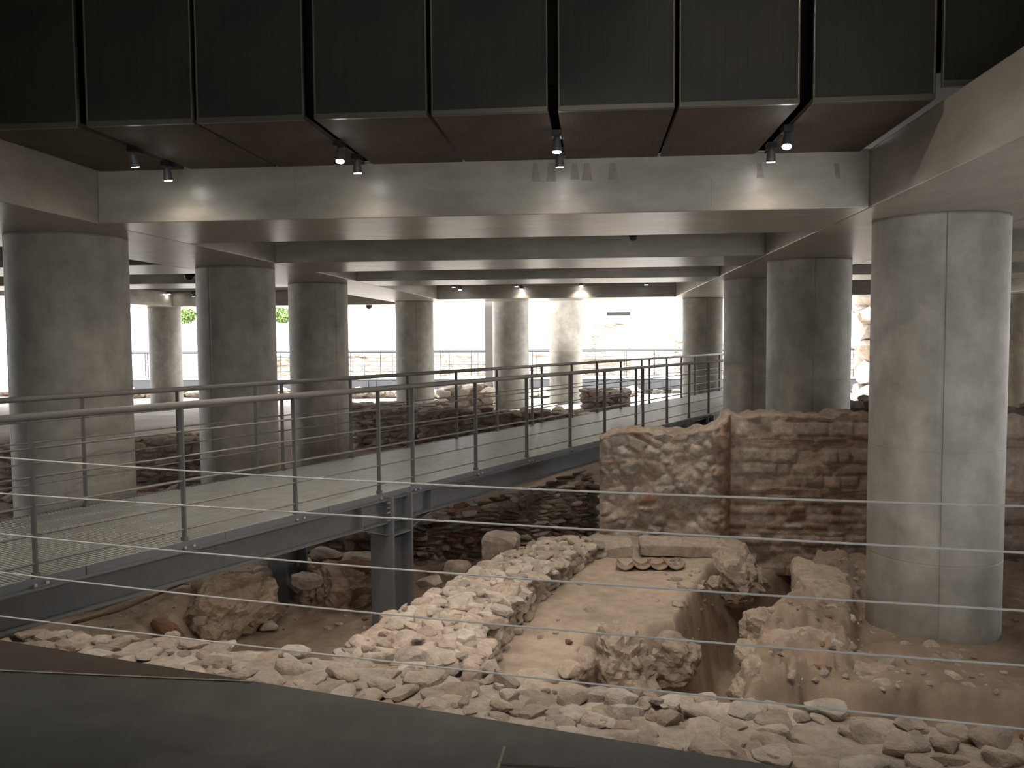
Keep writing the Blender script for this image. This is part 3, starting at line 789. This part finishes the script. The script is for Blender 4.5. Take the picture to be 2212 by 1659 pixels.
mb = MB(); mb.box((-30, -12.3, -1.6), (-2.0, -12, 6.1)); mb.box((6.5, -12.3, -1.6), (20, -12, 6.1)); mb.box((-2.0, -12.3, 2.9), (6.5, -12, 6.1)); structure(mb.build('blocking_wall_front', 'ceil'))  # unseen wall added to cut light from behind; its opening lets in fill
mb = MB(); mb.box((-30.3, -12, -1.6), (-30, 9, 6.1)); structure(mb.build('blocking_wall_left', 'ceil'))  # unseen side wall added to keep side daylight off the near columns
mb = MB(); mb.box((20, -12, -1.6), (20.3, 9, 6.1)); structure(mb.build('blocking_wall_right', 'ceil'))  # opposite side wall, likewise unseen and added to block daylight

GAPS = [-4.42, -3.60, -2.77, -1.95, -1.11, -.27, .55, 1.38, 2.205, 3.03]
HW = [.01, .032, .014, .036, .014, .034, .014, .042, .02, .01]
names = ['outermost dark mesh ceiling panel at far left, over the left beam', 'first full dark mesh panel from the left', 'second full dark mesh panel from the left', 'third full mesh panel from the left, faintly lit', 'middle mesh panel between the second and third lamp pairs, left half', 'middle mesh panel between the lamp pairs, right half', 'mesh panel left of the brightest lamp pair', 'mesh panel right of the brightest lamp pair, cut by the right beam', 'outermost dark mesh panel hidden behind the right beam']
for i in range(9):
    x0, x1 = GAPS[i] + HW[i], GAPS[i + 1] - HW[i + 1]
    t = thing('ceiling_panel', names[i], 'ceiling panel', ((x0 + x1) / 2, 5.78, 3.1), 'dark mesh ceiling panels')
    z0 = 3.12 if i < 8 else 3.2
    mb = MB(); mb.box((x0 + .012, 5.775, z0), (x1 - .012, 5.80, 5.95)); part(mb, 'mesh_face', 'panel', t)
    if i < 8:
        mb = MB(); mb.box((max(x0, LX1 + .01), 5.80, 3.092), (min(x1, RX0 - .01), 7.326, 3.125)); part(mb, 'soffit_board', 'soffit', t)
    mb = MB()
    mb.box((x0, 5.762, z0 - .03), (x1, 5.80, z0 + .008)); mb.box((x0, 5.765, z0), (x0 + .014, 5.80, 5.95)); mb.box((x1 - .014, 5.765, z0), (x1, 5.80, 5.95))
    part(mb, 'edge_trim', 'trim', t, bevel=.004)


# ------------------------------------------------------------------ lamps
def lamp_light(t, loc, aim, watts, size, blend_=.6, color=WARM, rad=.03):
    l = bpy.data.lights.new('lamp_light', 'SPOT'); l.energy = watts; l.color = color
    l.spot_size = math.radians(size); l.spot_blend = blend_; l.shadow_soft_size = rad
    o = bpy.data.objects.new('lamp_light', l); COL.objects.link(o)
    d = Vector(aim) - Vector(loc); q = d.to_track_quat('-Z', 'Y')
    o.parent = t; o.location = Vector(loc) - t.location; o.rotation_euler = q.to_euler()
    return o


def spotlight(x, y, z, aim, label, watts, size=110, ceil=3.1, group='track spotlights', small=False, rad=.036, blend_=.7, color=WARM):
    p = np.array([x, y, z], float); d = np.array(aim, float) - p; d /= np.linalg.norm(d)
    t = thing('spotlight', label, 'spotlight', (x, y, ceil), group)
    body = MB(); back = p - d * .11
    if not small:
        mb = MB(); mb.box((x - .035, y - .06, ceil - .045), (x + .035, y + .06, ceil)); part(mb, 'mount', 'cctv', t)
        mb = MB(); mb.tube([(x, y, ceil - .04), tuple(back - d * .0)], .009, 8); part(mb, 'stem', 'lamp', t)
    body.tube([back, back + d * .02, p - d * .03, p], [rad * .55, rad * .8, rad, rad], 20, cap=True); part(body, 'housing', 'lamp', t)
    mb = MB(); mb.tube([p, p + d * .006], rad * .86, 20); part(mb, 'lens', 'lens', t)
    if watts: lamp_light(t, p + d * .02, p + d * 5, watts, size, blend_, color)
    return t


for x, y, z, aim, lab, k in [
    (-3.60, 6.46, 2.945, (-3.4, 7.2, 0), 'left lamp of the leftmost pair of spotlights', .9),
    (-3.62, 7.02, 2.94, (-3.5, 7.3, 0), 'right lamp of the leftmost pair of spotlights', .22),
    (-1.95, 6.48, 2.95, (-1.9, 5.7, 0), 'left lamp of the second pair of spotlights, glaring', 1.0),
    (-1.95, 6.97, 2.95, (-1.9, 7.3, 0), 'right lamp of the second pair of spotlights', .25),
    (-.27, 6.36, 2.95, (-.3, 6.2, 0), 'upper lamp of the third pair of spotlights', 1.0),
    (-.27, 6.93, 2.95, (-.2, 7.3, 0), 'lower lamp of the third pair of spotlights', .24),
    (1.40, 6.42, 2.955, (1.0, 5.2, 0), 'brightest spotlight, facing out beside the right beam', 1.1),
    (1.40, 6.97, 2.955, (1.5, 7.6, 0), 'lamp of the brightest pair hanging close to the nearest cross beam', .18)]:
    spotlight(x, y, z, aim, lab, LAMP_W * k, 135, blend_=1.0)
# lamps on the platform side, high in the void above the frame
for x, y, aim, k, lab in [(-3.6, 2.6, (-3.2, 6.0, -.3), .7, 'high spotlight over the left end of the platform'), (-1.95, 2.6, (-1.3, 5.6, -.3), .9, 'high spotlight over the rubble wall, left of middle'), (-.27, 2.6, (.3, 6.4, -.8), 1.1, 'high spotlight over the sandy floor'), (1.4, 2.6, (1.6, 6.0, -1), .6, 'high spotlight over the right ledge'), (-1.1, 2.6, (2.4, 5.6, 2.8), .55, 'added high spotlight brightening the right long beam')]:  # the last lamp is added, unseen, to brighten the right long beam
    spotlight(x, y, 5.3, aim, lab, VOID_W * k, 56, ceil=5.99, rad=.05, blend_=1.0)
# the same lamps in the bays behind, hidden by the beams
for j, (y, nm) in enumerate(((9.75, 'second'), (15.0, 'third'), (20.5, 'fourth'))):
    for x, k, c in ((-3.6, 1.0, 'left end'), (.45, 1.5, 'middle'), (1.4, .9, 'right end')):
        spotlight(x, y, 2.98, (x, y + (.45 if j == 0 else -.25), 0), 'spotlight at the %s of the %s bay, behind the cross beam' % (c, nm), LAMP_W * k * 1.2, 130, blend_=1.0, rad=.04)
    spotlight(-8.5, y, 2.98, (-8.5, y - .25, 0), 'spotlight in the %s bay left of the left columns' % nm, LAMP_W * 1.3, 130, blend_=1.0, rad=.04)
spotlight(2.235, 3.0, 2.93, (-3.2, 7.8, -1.0), 'added side spotlight on the right long beam brightening the pit under the walkway', 130, 42, ceil=3.09, rad=.05, blend_=1.0)  # extra unseen lamp, added to brighten the pit below the deck
# small far lamps
for i, (px, py, Y, wt, lab) in enumerate([(980, 620.5, 23.2, 0, 'tiny far lamp at the left end of the farthest cross beam'), (994, 626, 23.5, 0, 'tiny far lamp right beside the leftmost far lamp'), (1116, 619, 23.2, 0, 'tiny far lamp over the dimmer wall pool'), (1126, 624, 23.86, 6, 'tiny far lamp casting the dimmer pool on the farthest cross beam'), (1254.5, 617.5, 23.84, 16, 'tiny far lamp casting the brightest pool on the farthest cross beam'), (1396, 615, 23.3, 0, 'tiny far lamp at the right end of the farthest cross beam'),
                                          (306, 629, 26.3, 0, 'leftmost of the tiny lamps seen past the nearest left column'), (322, 641, 26.9, 0, 'second tiny lamp past the nearest left column, hanging low'), (353, 644, 27.1, 0, 'lowest of the tiny lamps past the nearest left column'), (365, 635.5, 27.0, 0, 'tiny lamp right of the lowest one past the nearest left column'), (418, 640, 27.0, 0, 'tiny lamp touching the left side of the second left column')]):
    d = FW + RT * (px - PW / 2) / F - UP * (py - PH / 2) / F; p = EYE + d * (Y / d[1])
    if wt:
        spotlight(p[0], p[1], p[2], (p[0], p[1] + .12, 0), lab, wt, 120, 3.115, 'far spotlights', False, .05, .5)
    else:
        spotlight(p[0], p[1], p[2], (p[0], p[1], 0), lab, 0, ceil=3.115, group='far spotlights', rad=.05)


def dome(px, py, Y, r, lab, top):
    d = FW + RT * (px - PW / 2) / F - UP * (py - PH / 2) / F; p = EYE + d * (Y / d[1])
    t = thing('dome_camera', lab, 'security camera', (p[0], p[1], top), 'dark dome cameras')
    mb = MB(); mb.tube([(p[0], p[1], top), (p[0], p[1], p[2])], r, 20); part(mb, 'bracket', 'cctv', t)
    a = np.linspace(0, math.pi / 2, 6)
    mb = MB(); mb.tube([(p[0], p[1], p[2] - r * math.sin(k)) for k in a[:-1]] + [(p[0], p[1], p[2] - r)], [r * math.cos(k) for k in a[:-1]] + [.003], 20); part(mb, 'dome', 'cctv', t, smooth=True)


dome(797, 661, 28.0, .11, 'dark dome camera hanging left of the fourth left column', BZ)
dome(1368, 511, 9.5, .05, 'small dark dome camera behind the nearest cross beam', 3.1)
dome(409, 594, 15.0, .1, 'small dark dome camera left of the second left column top', 3.1)

# ------------------------------------------------------------------ steel walkway
WA = np.array([-3.75, 5.23]); WU = np.array([.4489, .8936]); WN = np.array([WU[1], -WU[0]])   # WN points to the near side
WWID = 2.0
ROT = np.array([[WU[0], WN[0], 0], [WU[1], WN[1], 0], [0, 0, 1]])      # local x along, y to the near side


def wp(s, o, z): return np.array([*(WA + WU * s + WN * o), z])


S0, S1 = -3.2, 22.0
t = thing('walkway', 'long grey steel walkway with grating deck crossing the dig', 'walkway', tuple(wp(0, -1, 0)))
mb = MB(); OR = np.array([*WA, 0])
for s in np.arange(S0, S1, .034): mb.box((s, -WWID - .05, -.03), (s + .005, .03, 0), ROT, OR)
for o_ in np.arange(-WWID, .02, .33): mb.box((S0, o_, -.03), (S1, o_ + .005, -.006), ROT, OR)
part(mb, 'grating', 'grate', t)
for nm, o_ in (('near', .03), ('far', -WWID - .055)):
    mb = MB()
    for s in np.arange(S0, S1, 1.19): mb.box((s, o_, -.055), (s + 1.182, o_ + .02, .004), ROT, OR)
    part(mb, 'edge_strip', 'steel', t)
for o_ in (.0, -WWID):
    mb = MB()
    mb.box((S0, o_ - .06, -.068), (S1, o_ + .10, -.056), ROT, OR); mb.box((S0, o_ + .01, -.29), (S1, o_ + .022, -.068), ROT, OR); mb.box((S0, o_ - .06, -.302), (S1, o_ + .10, -.29), ROT, OR)
    part(mb, 'girder', 'girder', t, bevel=.002)
mb = MB()
for s in np.arange(S0 + .3, S1, 1.19): mb.box((s, -WWID, -.2), (s + .06, 0, -.068), ROT, OR)
part(mb, 'cross_member', 'girder', t)


def hleg(s, o_, z0, z1, wd=.3):
    """steel H column: flanges square to the walkway, web between, knee plates and bolts under the girder"""
    g = bpy.data.objects
    mb = MB(); h = wd / 2
    for sg in (-1, 1): mb.box((s + sg * h - .012, o_ - h, z0), (s + sg * h + .012, o_ + h, z1), ROT, OR)
    mb.box((s - h, o_ - .008, z0), (s + h, o_ + .008, z1), ROT, OR)
    l = part(mb, 'support_leg', 'steel', t, bevel=.002)
    return l


for s, zb in ((3.70, -1.75), (13.2, -1.4)):
    for o_ in (.0, -1.55):
        l = hleg(s, o_, zb, -.03 if o_ == 0 else -.06)
        if s < 5 and o_ == 0:
            mb = MB()
            for sg in (-1, 1):
                for kz in (-.09, -.14, -.19, -.27):
                    for k in (-.05, .07):
                        c = wp(s + sg * .162, o_ + k + .04, kz); e = wp(s + sg * .192, o_ + k + .04, kz); mb.tube([c, e], .011, 6)
            part(mb, 'bolts', 'bolt', l)
            mb = MB()
            for sg in (-1, 1):
                A, B, C = wp(s + sg * .16, .1, -.30), wp(s + sg * .55, .1, -.30), wp(s + sg * .16, .1, -.42)
                for k0 in (-.04, .1):
                    off = np.array([*(WN * (k0 - .1)), 0]); off2 = np.array([*(WN * (k0 - .108)), 0])
                V = []
                for o2 in (0, -.16):
                    off = np.array([*(WN * o2), 0]); V += [A + off, B + off, C + off]
                V2 = np.array([V[1], V[2], V[5], V[4]]); nn = np.array([0, 0, .008])
                mb.add(np.concatenate([V2, V2 - nn]), [(0, 1, 2, 3), (7, 6, 5, 4), (0, 4, 5, 1), (1, 5, 6, 2), (2, 6, 7, 3), (3, 7, 4, 0)])
                W_ = [A - np.array([*(WN * .08), 0]), B - np.array([*(WN * .08), 0]), C - np.array([*(WN * .08), 0])]
                th = np.array([*(WN * .008), 0]); mb.add(W_ + [q + th for q in W_], [(0, 1, 2), (5, 4, 3), (0, 3, 4, 1), (1, 4, 5, 2), (2, 5, 3, 0)])
                mb.box((s + sg * .55 - .005, -.05, -.29), (s + sg * .55 + .005, .1, -.068), ROT, OR)
            mb.box((s - .15, -.09, -.43), (s + .15, .15, -.418), ROT, OR)
            part(mb, 'knee_bracket', 'steel', l)

NEAR_S, FAR_S = [], []


def s_of(px, off):
    k = (px - 1106) / F     # world X/Y seen at that column of the picture, at rail height
    d = at(px, 800, 1.0) - EYE; kx = d[0] / d[1]
    P = WA + WN * off
    return (kx * P[1] - P[0]) / (WU[0] - kx * WU[1])


NEAR_S = [-2.35, -1.18] + [s_of(x, 0) for x in (60, 388, 632, 815, 889, 1026, 1137, 1231, 1306, 1374, 1389, 1441, 1489, 1531)] + [14.7, 15.9, 17.1, 18.3, 19.5, 20.7]
FAR_S = [-1.6, -.3] + [s_of(x, -WWID) for x in (175, 381, 550, 607, 756, 880, 985, 1073, 1149, 1170, 1235, 1290, 1341, 1386, 1403, 1440, 1472, 1501, 1528, 1554)] + [20.6]
for nm, off, SS, lab in (('near', 0, NEAR_S, 'near side railing of the walkway, five rods and a tube handrail'), ('far', -WWID, FAR_S, 'far side railing of the walkway, behind the grating deck')):
    g = thing('railing', lab, 'railing', tuple(wp(0, off, 0)), 'walkway railings')
    rz = lambda s: (1.078 - .0033 * s) if nm == 'near' else (1.060 - .0018 * s)
    e0, e1 = -3.2, 21.9
    mb = MB(); mb.tube([wp(s, off, rz(s)) for s in (e0, 4, 8, 12, e1)], .0265, 16); part(mb, 'handrail', 'rail', g, smooth=True)
    for k in (.86, .668, .475, .283, .092):
        mb = MB(); mb.tube([wp(s, off, k * (1 if k < .5 else rz(s) / 1.07)) for s in (e0, 4, 8, 12, e1)], .0075, 8); part(mb, 'rod', 'rail', g, smooth=True)
    for s in SS:
        if not e0 < s < e1: continue
        mb = MB(); mb.box((s - .008, off - .0225, .01), (s + .008, off + .0225, rz(s) - .02), ROT, OR)
        pz = part(mb, 'post', 'post', g, bevel=.002)
        mb = MB(); mb.box((s - .06, off - .03, -.056), (s + .06, off + .09, -.044), ROT, OR); mb.box((s - .018, off - .024, -.05), (s + .018, off + .024, .03), ROT, OR)
        part(mb, 'foot_plate', 'post', pz)
        mb = MB()
        for k in (-.04, .04): mb.tube([wp(s + k, off + .065, -.044), wp(s + k, off + .065, -.028)], .011, 8)
        part(mb, 'bolt', 'bolt', pz)
# the far deck goes on behind the third right column
# ------------------------------------------------------------------ cable barrier at the platform edge
t = thing('cable_barrier', 'five thin taut steel cables stretched along the platform edge', 'cable barrier', (*edge(1), 0))


def cable_pt(px, py):
    d = FW + RT * (px - PW / 2) / F - UP * (py - PH / 2) / F
    k = ((ED[0] - EYE[:2]) @ EN) / (d[:2] @ EN); return EYE + d * k


for pts in ([(0, 988), (370, 1015), (899, 1044), (1480, 1071), (2212, 1093)], [(0, 1072), (240, 1079 - 8), (740, 1116), (1480, 1160), (2212, 1190)], [(0, 1153), (298, 1183), (740, 1220), (1502, 1276), (2212, 1319)], [(0, 1236), (318, 1274), (740, 1318), (1472, 1382), (2212, 1438)], [(0, 1331), (147, 1349), (740, 1417), (1480, 1500), (2212, 1574)]):
    q = np.array([cable_pt(*p) for p in pts]); s = (q[:, :2] - ED[0]) @ EU
    cf = np.polyfit(s, q[:, 2], 2); ss = np.linspace(-3.0, 6.5, 30)
    mb = MB(); mb.tube([(*edge(a), np.polyval(cf, a)) for a in ss], .0042, 8); part(mb, 'cable', 'cable', t, smooth=True)
for s in (-3.0, 6.5):
    mb = MB(); mb.box((-.025, -.01, 0), (.025, .01, 1.15), None, (*edge(s, -.0), 0)); part(mb, 'post', 'post', t)

# ------------------------------------------------------------------ far walkway in daylight
FY, FZ = 34.0, -.13
t = thing('walkway', 'distant level walkway in daylight beyond the far columns', 'walkway', (0, FY, FZ))
mb = MB(); mb.box((-24, FY, FZ - .06), (17, FY + 2.2, FZ)); part(mb, 'deck', 'pale', t)
mb = MB(); mb.box((-24, FY + .02, FZ - .45), (17, FY + .06, FZ - .06)); mb.box((-24, FY - .06, FZ - .47), (17, FY + .14, FZ - .45)); part(mb, 'girder', 'fargirder', t)
for px in (795, 1400, 1440):
    X = ((px - 1106) / F - .0967) * FY
    mb = MB(); h = .16
    for sg in (-1, 1): mb.box((X + sg * h - .02, FY - .1, -1.3), (X + sg * h + .02, FY + .2, FZ - .1))
    mb.box((X - h, FY + .03, -1.3), (X + h, FY + .07, FZ - .1)); l = part(mb, 'support_leg', 'fargirder', t)
    mb = MB()
    for sg in (-1, 1):
        A = np.array([X + sg * .18, FY, FZ - .8]); B = np.array([X + sg * .8, FY, FZ - .46]); mb.tube([A, B], .03, 6)
    part(mb, 'knee_bracket', 'fargirder', l)
for yy, lab, rk in ((FY + .05, 'near railing of the distant daylight walkway', 0), (FY + 2.1, 'rear railing of the distant daylight walkway', 1)):
    g = thing('railing', lab, 'railing', (0, yy, FZ), 'distant walkway railings')
    mb = MB(); mb.tube([(-24, yy, FZ + 1.07), (17, yy, FZ + 1.07)], .04, 10); part(mb, 'handrail', 'dark', g)
    for k in (.86, .67, .475, .283, .092):
        mb = MB(); mb.tube([(-24, yy, FZ + k), (17, yy, FZ + k)], .012, 6); part(mb, 'rod', 'dark', g)
    for x in np.arange(-23.7, 17, 1.25):
        mb = MB(); mb.box((x - .012, yy - .03, FZ), (x + .012, yy + .03, FZ + 1.06)); part(mb, 'post', 'dark', g)

# ------------------------------------------------------------------ outdoors
mb = MB()
mb.box((-60, 47.0, -1.2), (-6, 47.6, 2.35)); mb.box((-6, 46.0, -1.2), (40, 46.6, 7.0))
structure(mb.build('wall_back', 'white'))
mb = MB(); mb.box((-60, 47.6, -1.2), (-6, 52, 2.30), c=(.5, .44, .36)); structure(mb.build('ground_bank', 'earth'))
mb = MB(); X0, X1 = ((1311 - 1106) / F - .0967) * 45, ((1362 - 1106) / F - .0967) * 45
mb.box((X0, 45.7, 2.60), (X1, 45.98, 2.78)); o = mb.build('slot_window', 'cctv'); tag(o, 'dark horizontal slot high in the bleached wall beyond the far walkway', 'slot window', kind='thing')
X0, X1 = ((1283 - 1106) / F - .0967) * 44, ((1362 - 1106) / F - .0967) * 44
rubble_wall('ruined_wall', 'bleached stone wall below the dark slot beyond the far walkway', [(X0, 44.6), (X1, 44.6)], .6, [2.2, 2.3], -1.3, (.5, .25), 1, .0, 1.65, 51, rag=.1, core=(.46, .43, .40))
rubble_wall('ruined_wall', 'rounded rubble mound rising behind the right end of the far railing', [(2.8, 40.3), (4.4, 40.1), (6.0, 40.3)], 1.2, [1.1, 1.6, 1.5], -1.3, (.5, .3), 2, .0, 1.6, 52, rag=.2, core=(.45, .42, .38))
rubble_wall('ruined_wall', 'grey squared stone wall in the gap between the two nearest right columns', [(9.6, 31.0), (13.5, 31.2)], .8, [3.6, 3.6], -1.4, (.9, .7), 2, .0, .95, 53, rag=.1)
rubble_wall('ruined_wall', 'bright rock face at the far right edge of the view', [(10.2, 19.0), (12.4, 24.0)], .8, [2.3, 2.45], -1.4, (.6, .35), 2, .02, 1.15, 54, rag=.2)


def shrub(px, py, Y, rx, rz, lab):
    d = FW + RT * (px - PW / 2) / F - UP * (py - PH / 2) / F; p = EYE + d * (Y / d[1])
    t = thing('shrub', lab, 'shrub', (p[0], p[1], 2.30), 'shrubs on the outer wall')
    r = np.random.default_rng(int(px)); mb = MB()
    for k in range(900):
        a = r.normal(size=3); a /= np.linalg.norm(a); c = p + a * np.array([rx, rx * .7, rz]) * r.uniform(.4, 1) ** .5
        u = r.normal(size=3); u /= np.linalg.norm(u); v = np.cross(u, r.normal(size=3)); v /= np.linalg.norm(v); L_ = r.uniform(.1, .2)
        mb.add([c - u * L_, c + v * L_ * .4, c + u * L_, c - v * L_ * .4], [(0, 1, 2, 3)])
    part(mb, 'foliage', 'leaf', t)
    mb = MB()
    for k in range(5):
        mb.tube([(p[0] + .1 * (k - 2), p[1], 2.28), (p[0] + rx * .3 * (k - 2), p[1] + .1 * k, p[2] + rz * .3)], .03, 6)
    part(mb, 'stem', 'rope', t)


shrub(402, 681, 48.6, .62, .42, 'green shrub on the white wall left of the second left column')
shrub(608, 681, 48.6, .62, .45, 'green shrub on the white wall between the second and third left columns')
